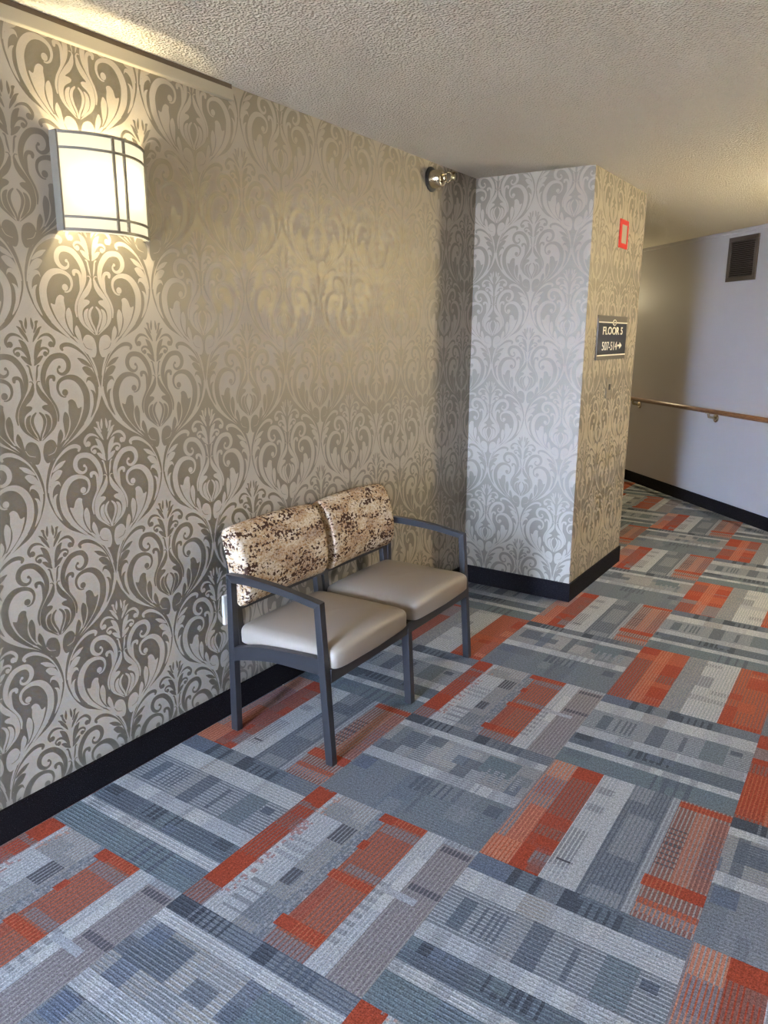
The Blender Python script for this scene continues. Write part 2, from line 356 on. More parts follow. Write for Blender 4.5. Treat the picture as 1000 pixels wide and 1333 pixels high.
def build_floor():
    kinds = {}
    i1 = int((XR-OX)/TX)+1; j0 = math.floor((YB-OY)/TY); j1 = math.ceil((DC+2.2-OY)/TY)
    verts = []; faces = []; colA = []; colB = []; uvs = []
    nv = 0
    for i in range(-4, i1):
        for j in range(j0, j1):
            if OX+i*TX+OY+j*TY > DC or (i < -1 and OY+(j+1)*TY < PY2): continue
            R = (i*131+j*17) & 0xffff
            odd = (i+j) % 2
            NA = NL = Tile.n = 72 if (i >= 0 and -2 <= j) else 24
            if not odd: T = (grey_one if i % 2 == 0 else grey_two)(R)
            elif (i, j) in ((1, 0), (0, -1), (1, 2), (2, -1)): T = red_one(R)
            elif (i, j) in ((2, 1), (0, 1), (1, 4), (3, 0), (1, 6)): T = red_two(R)
            elif (i, j) in ((2, 3), (0, 3), (2, 5), (3, 2)): T = red_three(R)
            else: T = (red_one, red_two, red_three)[(i*2+j) % 3](R)
            x0, y0 = OX+i*TX, OY+j*TY
            g = np.arange(NA+1)
            xx, yy = np.meshgrid(x0+g*TX/NA, y0+g*TY/NL, indexing='ij')
            verts.append(np.stack([xx, yy, np.zeros_like(xx)], -1).reshape(-1, 3))
            a, b_ = np.meshgrid(np.arange(NA), np.arange(NL), indexing='ij'); a = a.ravel(); b_ = b_.ravel()
            k = nv+a*(NL+1)+b_
            faces.append(np.stack([k, k+NL+1, k+NL+2, k+1], -1)); nv += (NA+1)*(NL+1)
            ix, iy = (a, b_) if odd else (b_, a)      # (across, along)
            colA.append(T.A[ix, iy]); colB.append(T.B[ix, iy])
            ca = np.stack([a, a+1, a+1, a], -1) if odd else np.stack([b_, b_, b_+1, b_+1], -1)
            u = ca*NRIB/NA; uvs.append(np.stack([u, u*0], -1))
    V = np.concatenate(verts); F = np.concatenate(faces); A_ = np.concatenate(colA); B_ = np.concatenate(colB); U = np.concatenate(uvs)
    # keep the room's own floor: in front of the left wall, inside the right wall, before the diagonal wall
    V[:, 0] = np.clip(V[:, 0], -2.22, XR+.02); V[:, 1] = np.clip(V[:, 1], YB-.02, 99)
    cx = V[F].mean(1); keep = (cx[:, 0]+cx[:, 1] < DC+.03) & (cx[:, 0] > -2.2) & ((cx[:, 0] > -.02) | (cx[:, 1] > PY2-.02)) & (cx[:, 0] < XR+.015) & (cx[:, 1] > YB-.015)
    keep &= ~((cx[:, 0] < PX-.02) & (cx[:, 1] > PY1+.02) & (cx[:, 1] < PY2-.02))
    F, A_, B_, U = F[keep], A_[keep], B_[keep], U[keep]
    used, F = np.unique(F, return_inverse=True); F = F.reshape(-1, 4); V = V[used]
    me = bpy.data.meshes.new('floor'); n = len(F)
    me.vertices.add(len(V)); me.vertices.foreach_set('co', V.astype(np.float32).ravel())
    me.loops.add(n*4); me.loops.foreach_set('vertex_index', F.astype(np.int32).ravel())
    me.polygons.add(n); me.polygons.foreach_set('loop_start', np.arange(0, n*4, 4, dtype=np.int32))
    me.update(calc_edges=True)
    for nm, X in (('yarn_a', A_), ('yarn_b', B_)):
        at = me.attributes.new(nm, 'FLOAT_COLOR', 'CORNER')
        X4 = np.ones((n, 4, 4), np.float32); X4[:, :, :3] = X[:, None, :]
        at.data.foreach_set('color', X4.ravel())
    uv = me.uv_layers.new(name='ribs'); uv.data.foreach_set('uv', U.astype(np.float32).ravel())
    me.validate(); me.materials.append(M_carpet)
    o = bpy.data.objects.new('floor', me); C.objects.link(o)
    return setp(o, 'patchwork carpet tile floor in greys, whites and red-orange', None, None, 'structure')
build_floor()
# ------------------------------------------------------------------ damask wallpaper
MOTIF = {'S':[[-1018,2707,83,-988,2790,118,-1100,2858,127,-1293,2852,125,-1492,2767,102,-1666,2643,78,-1814,2505,57,-1938,2328,45,-2044,2125,42,-2121,1894,47,-2163,1706,57,-2188,1515,63],[-999,1275,36,-917,1274,44,-806,1349,69,-740,1518,86,-779,1703,102,-925,1823,115,-1145,1873,146,-1386,1820,191,-1582,1645,223,-1702,1404,240,-1733,1185,236,-1692,851,231,-1570,573,195,-1412,349,146,-1181,118,85,-970,-72,45],[-870,2199,41,-802,2139,55,-819,2027,79,-944,1970,96,-1100,2044,132,-1182,2194,158,-1164,2366,166,-1047,2504,169,-853,2536,165,-631,2474,178,-447,2291,184,-328,2070,176,-280,1830,164,-308,1601,137,-403,1383,101,-527,1171,77,-627,981,77,-679,757,76,-654,530,40],[-639,1809,98,-631,1897,122,-499,1902,107,-423,1788,108,-421,1594,94,-446,1391,59,-507,1220,24],[-64,851,49,-166,737,92,-203,572,101,-141,360,75,-51,181,64,-12,-2,42],[-177,1783,26,-94,1781,31,-59,1705,52,-53,1639,42],[-725,2820,71,-769,2926,95,-741,3034,100,-622,3146,99,-477,3160,80,-338,3110,52,-230,3014,16],[-525,2586,39,-553,2686,63,-474,2757,74,-343,2756,81,-212,2656,87,-106,2463,74,-59,2276,29],[-825,-78,52,-639,-292,63,-451,-510,67,-253,-664,62],[-1520,385,74,-1186,68,60,-836,-194,51,-618,-377,46,-397,-581,47]],'P':[[-1512,2451,-1690,2422,-1854,2328,-1973,2200,-1999,2130,-1848,2188,-1679,2266,-1583,2363],[-1660,2140,-1794,2190,-1956,2112,-2070,1959,-2132,1798,-2121,1723,-1991,1836,-1818,1914,-1718,2026],[-1765,1659,-1788,1796,-1888,1856,-2041,1813,-2139,1682,-2188,1515,-2168,1290,-2101,1055,-2044,890,-2057,1146,-2071,1383,-2026,1585,-1920,1709,-1821,1735],[-1895,1439,-2020,1387,-2083,1225,-2072,951,-1975,732,-1812,542,-1881,738,-1963,979,-1973,1205,-1945,1348],[-72,1725,-31,1583,-65,1418,-188,1229,-351,1088,-245,1074,-159,1027,-198,942,-325,860,-426,747,-453,555,-385,330,-234,179,-45,-22,-325,172,-505,328,-612,534,-616,797,-545,1044,-367,1299,-198,1506],[-229,802,-354,752,-416,601,-389,384,-261,211,-77,66,-179,275,-259,490,-273,652],[-1056,1132,-1187,1181,-1309,1082,-1385,888,-1515,923,-1460,704,-1346,450,-1172,207,-937,-32,-826,-91,-952,108,-1047,310,-1078,524,-1038,774,-1063,1010],[-905,813,-822,602,-827,343,-844,84,-798,-44,-958,200,-1031,476,-1023,694],[-707,286,-600,116,-555,-98,-520,-293,-678,-137,-779,96],[-282,-6,-124,-107,-52,-331,-57,-547,-140,-705,-285,-678,-430,-541,-526,-358,-512,-148,-419,-22],[-75,3655,-52,3464,-97,3304,-145,3410,-126,3547],[-300,3563,-193,3548,-185,3426,-115,3237,-147,3208,-241,3356,-257,3459],[-402,3403,-279,3360,-180,3237,-100,3089,-70,2933,-195,3074,-299,3211,-341,3316],[-370,3022,-207,2953,-111,2784,-63,2548,-62,2432,-181,2609,-285,2754,-330,2887],[-358,2540,-213,2521,-89,2397,-37,2248,-202,2335,-288,2423],[-214,2272,-126,2260,-77,2085,-43,1781,-113,1929,-142,2094,-155,2200]],'H':[[-516,-248,19,-417,-405,21,-210,-471,13]],'D':[-981,1405,105,-649,2874,91,-440,2596,77,-859,2190,49]}
_og = [(-.006, .425), (-.015, .403), (-.03, .381), (-.047, .357), (-.075, .333), (-.104, .314), (-.131, .300), (-.154, .286), (-.174, .271), (-.192, .252),
       (-.205, .232), (-.216, .212), (-.223, .19), (-.226, .165), (-.225, .141), (-.218, .112), (-.204, .079), (-.183, .046), (-.158, .021), (-.127, .004),
       (-.097, -.013), (-.067, -.033), (-.043, -.062), (-.026, -.09), (-.012, -.118), (-.005, -.145)]
def strip_pts(s, n=4):
    P = [(s[i]/1e4, s[i+1]/1e4, s[i+2]/1e4) for i in range(0, len(s), 3)]
    Q = catmull(P, n); L = []; Rr = []
    for i, (x, y, w) in enumerate(Q):
        a = Q[max(i-1, 0)]; c = Q[min(i+1, len(Q)-1)]; tx, ty = c[0]-a[0], c[1]-a[1]; d = math.hypot(tx, ty) or 1
        nx, ny = -ty/d*w/2, tx/d*w/2
        L.append((x+nx, y+ny)); Rr.append((x-nx, y-ny))
    return L, Rr, Q
def motif_polys():
    """flat polygons (lists of 2D points) of the left half, mirrored to the full motif"""
    out = []; lv = []
    def strip(s):
        L, Rr, Q = strip_pts(s)
        for i in range(len(L)-1): out.append([L[i], L[i+1], Rr[i+1], Rr[i]])
        lv.extend([len(set(lv))]*(len(out)-len(lv)))
        x, y, w = Q[0]
        if w > .003: out.append([(x+math.cos(t*PI/5)*w/2, y+math.sin(t*PI/5)*w/2) for t in range(10)])
        lv.extend([len(set(lv))]*(len(out)-len(lv)))
    for s in MOTIF['S']: strip(s)
    strip([-800, -80, 50, -520, -350, 70, -320, -640, 70, -160, -990, 60, -80, -1290, 30])
    for i in range(0, len(MOTIF['D']), 3):
        x, y, w = [v/1e4 for v in MOTIF['D'][i:i+3]]
        out.append([(x+math.cos(t*PI/6)*w, y+math.sin(t*PI/6)*w) for t in range(12)]); lv.append(lv[-1]+1)
    for s in MOTIF['P']:
        cur = lv[-1]+1
        P = catmull([(s[i]/1e4, s[i+1]/1e4) for i in range(0, len(s), 2)], 3, True)
        for tri in tessellate_polygon([[Vector((x, y, 0)) for x, y in P]]): out.append([P[k] for k in tri]); lv.append(cur)
    global LV; LV = lv+[v+.5 for v in lv]
    return out+[[(-x, y) for x, y in reversed(p)] for p in out]
def hair_polys():
    out = []
    for s in MOTIF['H']:
        L, Rr, Q = strip_pts(s)
        for i in range(len(L)-1): out.append([L[i], L[i+1], Rr[i+1], Rr[i]])
    return out+[[(-x, y) for x, y in reversed(p)] for p in out]
MP, HP = motif_polys(), hair_polys()
_half = catmull(_og, 3)
_ring = [(0, .44)]+_half+[(0, -.17)]+[(-x, y) for x, y in reversed(_half)]
OG = [[_ring[k] for k in tri] for tri in tessellate_polygon([[Vector((x, y, 0)) for x, y in _ring]])]
PU, PV = .4575, .632
def wallpaper(bm, to3, s0, s1, phase, sclip):
    """print the damask on a wall; to3(s, z, h) gives the point h in front of the paper"""
    def put(polys, cu, cv, h0, mi):
        for n_, p in enumerate(polys):
            h = h0+(LV[n_]*6e-6 if polys is MP else 0)
            if max(q[0] for q in p)+cu < s0 or min(q[0] for q in p)+cu > s1: continue
            if max(q[1] for q in p)+cv < .09 or min(q[1] for q in p)+cv > H: continue
            f = bm.faces.new([bm.verts.new(to3(q[0]+cu, q[1]+cv, h)) for q in p]); f.material_index = mi
    k0 = math.floor((s0-phase)/PU)-1; k1 = math.ceil((s1-phase)/PU)+1
    for k in range(k0, k1+1):
        for n in range(-1, 4):
            cu = phase+k*PU; cv = .925+(n-1)*PV
            put(OG, cu, cv, .0002, 1); put(MP, cu, cv, .0004, 0); put(HP, cu, cv, .0008, 1)
            cu += PU/2; cv -= PV/2
            put(MP, cu, cv, .0002, 1); put(HP, cu, cv, .0006, 0)
    for (co, no) in sclip+[((0, 0, H-.0005), (0, 0, 1)), ((0, 0, .1), (0, 0, -1))]:
        bmesh.ops.bisect_plane(bm, geom=bm.verts[:]+bm.edges[:]+bm.faces[:], plane_co=co, plane_no=no, clear_outer=True)
def wall_obj(name, boxes, papers):
    bm = bmesh.new()
    for pz in papers:
        b2 = bmesh.new(); wallpaper(b2, *pz[:-1], pz[-1])
        me = bpy.data.meshes.new('t'); b2.to_mesh(me); b2.free(); bm.from_mesh(me); bpy.data.meshes.remove(me)
    flat = bm.faces[:]
    for b_ in boxes: box(bm, *b_)
    me = bpy.data.meshes.new(name); bm.to_mesh(me); bm.free()
    for m in (M_paper, M_ink): me.materials.append(m)
    o = bpy.data.objects.new(name, me); C.objects.link(o)
    return setp(o, kind='structure')
wall_obj('wall_left', [(-.1, 0, YB, PY2, 0, H)],
         [(lambda s, z, h: (h, s, z), -1.2, PY1, 1.5465, [((0, PY1, 0), (0, 1, 0)), ((0, -1.2, 0), (0, -1, 0))])])
wall_obj('wall_pier', [(0, PX, PY1, PY2, 0, H)],
         [(lambda s, z, h: (s, PY1-h, z), 0, PX, .14, [((PX, 0, 0), (1, 0, 0)), ((0, 0, 0), (-1, 0, 0))]),
          (lambda s, z, h: (PX+h, PY1+s, z), 0, PY2-PY1, .14-PX+PU*2, [((0, PY2, 0), (0, 1, 0)), ((0, PY1, 0), (0, -1, 0))])])

def struct(name, bm, m, label=None):
    return setp(obj(name, bm, m), label, kind='structure')
HX = -2.2   # the hall runs on to the left behind the pier
bm = bmesh.new(); box(bm, HX-.1, XR+.1, YB-.1, DC-HX+.1, H, H+.1); struct('ceiling', bm, M_ceil)
bm = bmesh.new(); box(bm, HX, -.1, PY2-.1, PY2, 0, H); struct('wall_hall', bm, M_white)
bm = bmesh.new(); box(bm, HX-.1, HX, PY2-.1, DC-HX, 0, H); struct('wall_end', bm, M_white)
bm = bmesh.new(); box(bm, XR, XR+.1, YB, DC-XR, 0, H); struct('wall_right', bm, M_greige)
WX0, WX1, WZ0, WZ1 = .6, 1.6, .3, 2.1
bm = bmesh.new()
box(bm, -.1, WX0, YB-.12, YB, 0, H); box(bm, WX1, XR+.1, YB-.12, YB, 0, H); box(bm, WX0, WX1, YB-.12, YB, 0, WZ0); box(bm, WX0, WX1, YB-.12, YB, WZ1, H)
struct('wall_back', bm, M_greige)
bm = bmesh.new()
for a in ((WX0, WX0+.05, WZ0, WZ1), (WX1-.05, WX1, WZ0, WZ1), (WX0+.05, WX1-.05, WZ0, WZ0+.05), (WX0+.05, WX1-.05, WZ1-.05, WZ1)):
    box(bm, a[0], a[1], YB-.10, YB-.04, a[2], a[3])
struct('window_1', bm, M_ivory)
# diagonal wall with its baseboard: a frame of reference along the wall, t from the left end, n towards the room
DU = Vector((1, -1, 0)).normalized(); DN = Vector((-1, -1, 0)).normalized(); D0 = Vector((0, DC, 0))
DL = XR*math.sqrt(2)
def dbox(bm, t0, t1, n0, n1, z0, z1, bev=0):
    b2 = bmesh.new(); box(b2, t0, t1, n0, n1, z0, z1, bev)
    for v in b2.verts: v.co = D0+DU*v.co.x+DN*v.co.y+Vector((0, 0, v.co.z))
    me = bpy.data.meshes.new('t'); b2.to_mesh(me); b2.free(); bm.from_mesh(me); bpy.data.meshes.remove(me)
bm = bmesh.new(); dbox(bm, HX*1.4142, DL+.1, -.1, 0, 0, H); struct('wall_diagonal', bm, M_white)
bm = bmesh.new(); dbox(bm, HX*1.4142, DL-.01, 0, .012, 0, BB, .002); struct('baseboard_diagonal', bm, M_base)
bm = bmesh.new(); dbox(bm, HX*1.4142, DL-.02, 0, .012, H-.03, H, .003); struct('trim_2', bm, M_white)
bm = bmesh.new(); box(bm, 0, .012, YB, PY1-.012, 0, BB, .002); box(bm, HX, 0, PY2, PY2+.012, 0, BB, .002); struct('baseboard_left', bm, M_base)
bm = bmesh.new()
pts = [(0, PY1), (PX, PY1), (PX, PY2), (0.013, PY2)]
box(bm, 0, PX+.012, PY1-.012, PY1, 0, BB); box(bm, PX, PX+.012, PY1, PY2, 0, BB); struct('baseboard_pier', bm, M_base)
bm = bmesh.new(); box(bm, XR-.012, XR, YB, DC-XR-.02, 0, BB); struct('baseboard_right', bm, M_base)
# narrow board under the ceiling, upper left
bm = bmesh.new(); box(bm, 0, .022, YB, 2.19, 2.385, 2.422, .003); struct('trim_1', bm, M_trim, 'pale painted strip running along the top of the papered wall')
bm = bmesh.new(); box(bm, 0, .012, YB, 2.19, 2.422, 2.44); struct('trim_3', bm, M_gap)
# ------------------------------------------------------------------ two-seat chair
YL, YM, YR = 1.962, 2.556, 3.134
def make_bench():
    T = thing('tandem_chair', 'two-seat waiting room chair with taupe vinyl seats and speckled brown backs, against the papered wall', 'chair', (.33, 2.55, 0))
    t = .031
    for yc, lab in ((YL, 0), (YR, 1)):
        y0, y1 = (yc, yc+t) if lab == 0 else (yc-t, yc)
        # rear leg, front leg, arm rest, side rail
        bm = bmesh.new(); prism(bm, [(.088, 0), (.121, 0), (.121, .630), (.095, .660)], y0, y1, .002); obj('leg', bm, M_metal, T)
        bm = bmesh.new(); prism(bm, [(.563, 0), (.595, 0), (.546, .629), (.519, .607)], y0, y1, .002); obj('leg', bm, M_metal, T)
        top = catmull([(.095, .660), (.199, .664), (.277, .661), (.354, .655), (.413, .648), (.478, .639), (.546, .629)], 4)
        bot = catmull([(.519, .607), (.427, .621), (.353, .628), (.276, .632), (.197, .634), (.121, .630)], 4)
        bm = bmesh.new(); prism(bm, top+bot, y0-.0006, y1+.0006, .002); obj('armrest', bm, M_metal, T)
        top = catmull([(.119, .363), (.225, .390), (.344, .404), (.436, .411), (.533, .417)], 4)
        bot = catmull([(.538, .355), (.449, .353), (.342, .350), (.263, .341), (.156, .318), (.119, .305)], 4)
        bm = bmesh.new(); prism(bm, top+bot, y0+.001, y1-.001, .002); obj('side_rail', bm, M_metal, T)
    bm = bmesh.new(); prism(bm, [(.562, 0), (.595, 0), (.572, .372), (.536, .372)], YM-.016, YM+.016, .002); obj('leg', bm, M_metal, T)
    bm = bmesh.new(); prism(bm, [(.088, 0), (.121, 0), (.121, .372), (.088, .372)], YM-.016, YM+.016, .002); obj('leg', bm, M_metal, T)
    bm = bmesh.new(); box(bm, .535, .572, YL+t, YR-t, .318, .370, .002); obj('front_rail', bm, M_metal, T)
    bm = bmesh.new(); box(bm, .090, .121, YL+t, YR-t, .330, .370, .002); obj('rear_rail', bm, M_metal, T)
    bm = bmesh.new(); box(bm, .121, .535, YM-.014, YM+.014, .335, .370, .002); obj('middle_rail', bm, M_metal, T)
    # upright bars that carry the backs
    for yc in (YL+.05, YM-.026, YM+.026, YR-.05):
        bm = bmesh.new(); prism(bm, [(.100, .34), (.128, .34), (.090, .70), (.066, .70)], yc-.017, yc+.017, .002); obj('back_support', bm, M_metal, T)
    bm = bmesh.new(); box(bm, .085, .110, YL+.04, YR-.04, .500, .54, .002); obj('back_rail', bm, M_metal, T)
    for k, (y0, y1) in enumerate(((YL+.035, 2.522), (2.566, YR-.043))):
        # seat: crowned cushion, rounded front
        bm = bmesh.new(); nx, ny = 26, 26; rows = []
        x0, x1 = .110, .590
        def topz(u, v): return .466+.018*math.sin(PI*min(1, max(0, v)))**.6*(1-.3*u)-.004*u+.010*(1-u)*0
        G = [[None]*(ny+1) for _ in range(nx+1)]
        for i in range(nx+1):
            for j in range(ny+1):
                u = i/nx; v = j/ny
                bow = .020*math.sin(PI*v)
                x = x0+(x1-.012+bow-x0)*u; y = y0+(y1-y0)*v
                G[i][j] = (x, y, topz(u, v))
        R_ = .030
        box_ = []
        # superellipse shell: outline sections from the bottom edge to the crown
        sec = [(0.0, 1.0), (.55, 1.0), (.72, .993), (.86, .975), (.94, .95), (.985, .915), (1.0, .86)]
        cx, cy = (x0+x1)/2, (y0+y1)/2; hx, hy = (x1-x0)/2, (y1-y0)/2
        ring_n = 96; rings = []
        def outline(t, ins):
            # rounded rectangle with front bow; t in 0..1
            p = []
            a = 2*PI*t; c_, s_ = math.cos(a), math.sin(a)
            e = 2/16.
            X = math.copysign(abs(c_)**e, c_); Y = math.copysign(abs(s_)**e, s_)
            px = X*(hx-ins); py = Y*(hy-ins)
            if X > 0: px += .012*(1-(py/hy)**2)*X
            return cx+px, cy+py
        zb, zt = .372, .45
        insets = [.003, .0, .0, .0015, .005, .010, .020, .034, .06, .10, .15, .20, .225]
        def crown(x, y): 
            q = 1-((y-cy)/hy)**2; r = 1-abs((x-cx)/hx)**2.6
            return .020*max(0, q)**.8*max(0, r)**.7
        zs = [0, .004, .046, .055, .062, .067, .071, .073, .075, .077, .078, .078, .078]
        for ins, dz in zip(insets, zs):
            rg = []
            for n_ in range(ring_n):
                x, y = outline(n_/ring_n, ins); z = zb+dz
                fx = (x-x0)/(x1-x0)
                z += -.000*fx+(crown(x, y) if dz > .07 else 0)+(.020*(1-((y-cy)/hy)**2)*max(0, fx-.6)/.4*(1 if dz > .03 else 0))
                z += -.014*(1-fx)*(1 if dz < .02 else .2)*0
                rg.append(bm.verts.new((x, y, z)))
            rings.append(rg)
        for a_, b_ in zip(rings, rings[1:]):
            for n_ in range(ring_n):
                m_ = (n_+1) % ring_n; bm.faces.new((a_[n_], a_[m_], b_[m_], b_[n_]))
        ctr = bm.verts.new((cx, cy, zb+.078+.016)); 
        for n_ in range(ring_n): bm.faces.new((rings[-1][n_], rings[-1][(n_+1) % ring_n], ctr))
        bm.faces.new(rings[0][::-1])
        obj('seat', bm, M_vinyl, T, smooth=True)
        # back: leaning padded slab, bulging at the front, with softly rounded ends
        bm = bmesh.new()
        y0b, y1b = (1.993, 2.515) if k == 0 else (2.562, 3.068)
        cyb, hyb = (y0b+y1b)/2, (y1b-y0b)/2
        prof = catmull([(.050, .800), (.058, .821), (.082, .832), (.108, .832), (.132, .816), (.160, .766), (.179, .705), (.190, .645), (.191, .590), (.178, .550), (.156, .528),
                        (.134, .526), (.116, .552), (.095, .62), (.075, .70), (.058, .765)], 4, True)
        mx, mz = .114, .68; rgs = []
        ly = [(-hyb, .78), (-hyb+.001, .86), (-hyb+.004, .93), (-hyb+.010, .975), (-hyb+.020, 1.)]
        ly = ly+[(-hyb+.02+(2*hyb-.04)*q/14, 1.) for q in range(1, 14)]+[(-y, s) for y, s in reversed(ly)]
        for y, s in ly:
            v = y/hyb; rg = []
            for x, z in prof:
                dz = .010*(1-v*v)*(1 if z > mz else .3); s2 = 1-(1-s)*.35
                rg.append(bm.verts.new((mx+(x-.122)*s-.008*(1-v*v), cyb+y, mz+(z-mz)*s2+dz)))
            rgs.append(rg)
        ns = len(prof)
        for a_, b_ in zip(rgs, rgs[1:]):
            for n_ in range(ns):
                m_ = (n_+1) % ns; bm.faces.new((a_[n_], a_[m_], b_[m_], b_[n_]))
        bm.faces.new(rgs[0][::-1]); bm.faces.new(rgs[-1])
        obj('backrest', bm, M_fabric, T, smooth=True)
    T.rotation_euler.z = .02
    return T
make_bench()

# ------------------------------------------------------------------ wall sconces
def glass_mat(name, clear, emit):
    m = bpy.data.materials.new(name); m.use_nodes = True; nt = m.node_tree; nt.nodes.clear()
    out = N(nt, 'ShaderNodeOutputMaterial'); tr = N(nt, 'ShaderNodeBsdfTranslucent'); tr.inputs['Color'].default_value = (.062, .060, .054, 1)
    df = N(nt, 'ShaderNodeBsdfDiffuse'); df.inputs['Color'].default_value = (.30, .29, .26, 1)
    em = N(nt, 'ShaderNodeEmission'); em.inputs['Color'].default_value = (1., .88, .62, 1); em.inputs['Strength'].default_value = emit
    m1 = N(nt, 'ShaderNodeMixShader'); m1.inputs[0].default_value = .3; nt.links.new(tr.outputs[0], m1.inputs[1]); nt.links.new(df.outputs[0], m1.inputs[2])
    ad = N(nt, 'ShaderNodeAddShader'); nt.links.new(m1.outputs[0], ad.inputs[0]); nt.links.new(em.outputs[0], ad.inputs[1]); 
    tp = N(nt, 'ShaderNodeBsdfTransparent'); m2 = N(nt, 'ShaderNodeMixShader'); m2.inputs[0].default_value = clear
    nt.links.new(ad.outputs[0], m2.inputs[1]); nt.links.new(tp.outputs[0], m2.inputs[2]); nt.links.new(m2.outputs[0], out.inputs['Surface'])
    return m
M_glass = glass_mat('frosted_lamp_glass', .0, 0.52)
M_glass_clear = glass_mat('clear_lamp_glass', .75, .3)
M_bulb = plain('bulb_glass', (.9, .9, .85), .3)
def make_sconce(label, power, glass=None):
    """built on the plane x = 0, centred at the origin, then turned into place"""
    T = thing('wall_sconce', label, 'wall lamp')
    hw, hh = .158, .138; xa, xb = .028, .104
    def arc(v): return xa+(xb-xa)*(1-v*v)            # v in -1..1
    bm = bmesh.new(); box(bm, 0.001, .012, -.10, .10, -.11, .11, .003); obj('back_plate', bm, M_sconce, T)
    bm = bmesh.new(); n = 28; g0 = .003
    ring = [(arc(-1+2*i/n)-.003, -hw+2*hw*i/n) for i in range(n+1)]
    inner = [(x-.004, y) for x, y in ring]
    def wall(R, z0, z1):
        lo = [bm.verts.new((x, y, z0)) for x, y in R]; hi = [bm.verts.new((x, y, z1)) for x, y in R]
        for i in range(len(R)-1): bm.faces.new((lo[i], lo[i+1], hi[i+1], hi[i]))
        return lo, hi
    wall(ring, -hh-.004, hh-.002)
    # returns to the wall on both sides
    for y in (-hw, hw): 
        q = [bm.verts.new(c) for c in ((.012, y*.985, -hh+.004), (xa-.003, y*.985, -hh+.004), (xa-.003, y*.985, hh-.004), (.012, y*.985, hh-.004))]; bm.faces.new(q)
    obj('glass_shade', bm, glass or M_glass, T, smooth=True)
    def ringbar(z0, z1):
        out = [(arc(-1+2*i/n)+.004, -hw+2*hw*i/n) for i in range(n+1)]; inn = [(x-.006, y) for x, y in out]
        V_ = [[bm.verts.new((x, y, z)) for x, y in R] for R, z in ((out, z0), (out, z1), (inn, z1), (inn, z0))]
        for k in range(4):
            a_, b_ = V_[k], V_[(k+1) % 4]
            for i in range(n): bm.faces.new((a_[i], a_[i+1], b_[i+1], b_[i]))
        bm.faces.new([V_[k][0] for k in range(4)]); bm.faces.new([V_[k][n] for k in range(4)][::-1])
    for z0, z1 in ((hh-.008, hh), (hh-.050, hh-.043), (-hh+.036, -hh+.043), (-hh, -hh+.008)):
        bm = bmesh.new(); ringbar(z0, z1); obj('curved_bar', bm, M_sconce, T)
    for yv in (-.019, .019):
        bm = bmesh.new(); box(bm, arc(yv/hw)-.002, arc(yv/hw)+.004, yv-.004, yv+.004, -hh+.006, hh-.006); obj('upright_bar', bm, M_sconce, T)
    for s in (-1, 1):
        bm = bmesh.new(); box(bm, .001, xa+.006, s*hw-.003, s*hw+.003, -hh, hh); obj('side_strip', bm, M_sconce, T)
    for s, z in ((-1, -.015), (1, .01)):
        bm = bmesh.new(); lathe(bm, (.034, s*.068, z-.055), (0, 0, 1), [(0, .0), (0, .010), (.03, .010), (.045, .014), (.065, .018), (.085, .013), (.098, 0)], 20); obj('bulb', bm, M_bulb, T, smooth=True)
    for s, z in ((-1, -.01), (1, .01)):
        l = bpy.data.lights.new('lamp_light', 'POINT'); l.energy = power; l.color = (1., .86, .53); l.shadow_soft_size = .012 if glass is None else .035
        lo = bpy.data.objects.new('lamp_light', l); C.objects.link(lo); lo.parent = T; lo.location = (.068, s*.066, z)
    return T
s1 = make_sconce('lit half-round wall lamp with frosted glass and grey metal bars, on the damask wall', 6.5)
s1.location = (0, 1.600, 1.998)
s2 = make_sconce('lit half-round wall lamp with clear glass on the diagonal white wall, right of the picture', 72, M_glass_clear)
s2.location = D0+DU*(2.75*math.sqrt(2))+Vector((0, 0, 1.998)); s2.rotation_euler.z = math.atan2(-1, -1)
s3 = make_sconce('lit half-round wall lamp with clear glass on the diagonal white wall, hidden behind the pier', 30, M_glass_clear)
s3.location = D0+DU*(-0.9*math.sqrt(2))+Vector((0, 0, 1.998)); s3.rotation_euler.z = math.atan2(-1, -1)
s4 = make_sconce('unseen half-round wall lamp with clear glass, added for warm fill, on the wall facing the chair', 4, M_glass_clear)  # unseen lamp added to warm the papered wall and ceiling
s4.location = (XR, 1.2, 1.998); s4.rotation_euler.z = PI
for s_ in (s1, s2, s3, s4): s_['group'] = 'half-round wall lamps'

# ------------------------------------------------------------------ sidewall sprinkler under the ceiling
SY, SZ = 3.655, 2.353
T = thing('sprinkler_head', 'small nickel sidewall sprinkler with a dark flange, high on the papered wall near the corner', 'sprinkler', (0, SY, SZ))
bm = bmesh.new(); lathe(bm, (.001, SY, SZ), (1, 0, 0), [(0, 0), (0, .062), (.004, .062), (.010, .054), (.010, 0)]); obj('flange', bm, M_black, T, smooth=True)
bm = bmesh.new(); lathe(bm, (.010, SY, SZ), (1, 0, 0), [(0, .046), (.055, .042), (.060, .038), (.060, .022), (.03, .02)]); obj('escutcheon_cup', bm, M_nickel, T, smooth=True)
bm = bmesh.new(); lathe(bm, (.06, SY, SZ), (1, 0, 0), [(0, 0), (0, .018), (.016, .018), (.020, .013), (.030, .011), (.030, 0)], 6); obj('nozzle', bm, M_nickel, T)
for s_ in (-1, 1):
    bm = bmesh.new(); pp = [(.085, s_*.010), (.094, s_*.022), (.106, s_*.024), (.120, s_*.014), (.126, s_*.003)]
    for a_, b_ in zip(pp, pp[1:]): cyl(bm, (a_[0], SY, SZ+a_[1]), (b_[0], SY, SZ+b_[1]), .0042, n=10)
    obj('frame_arm', bm, M_nickel, T, smooth=True)
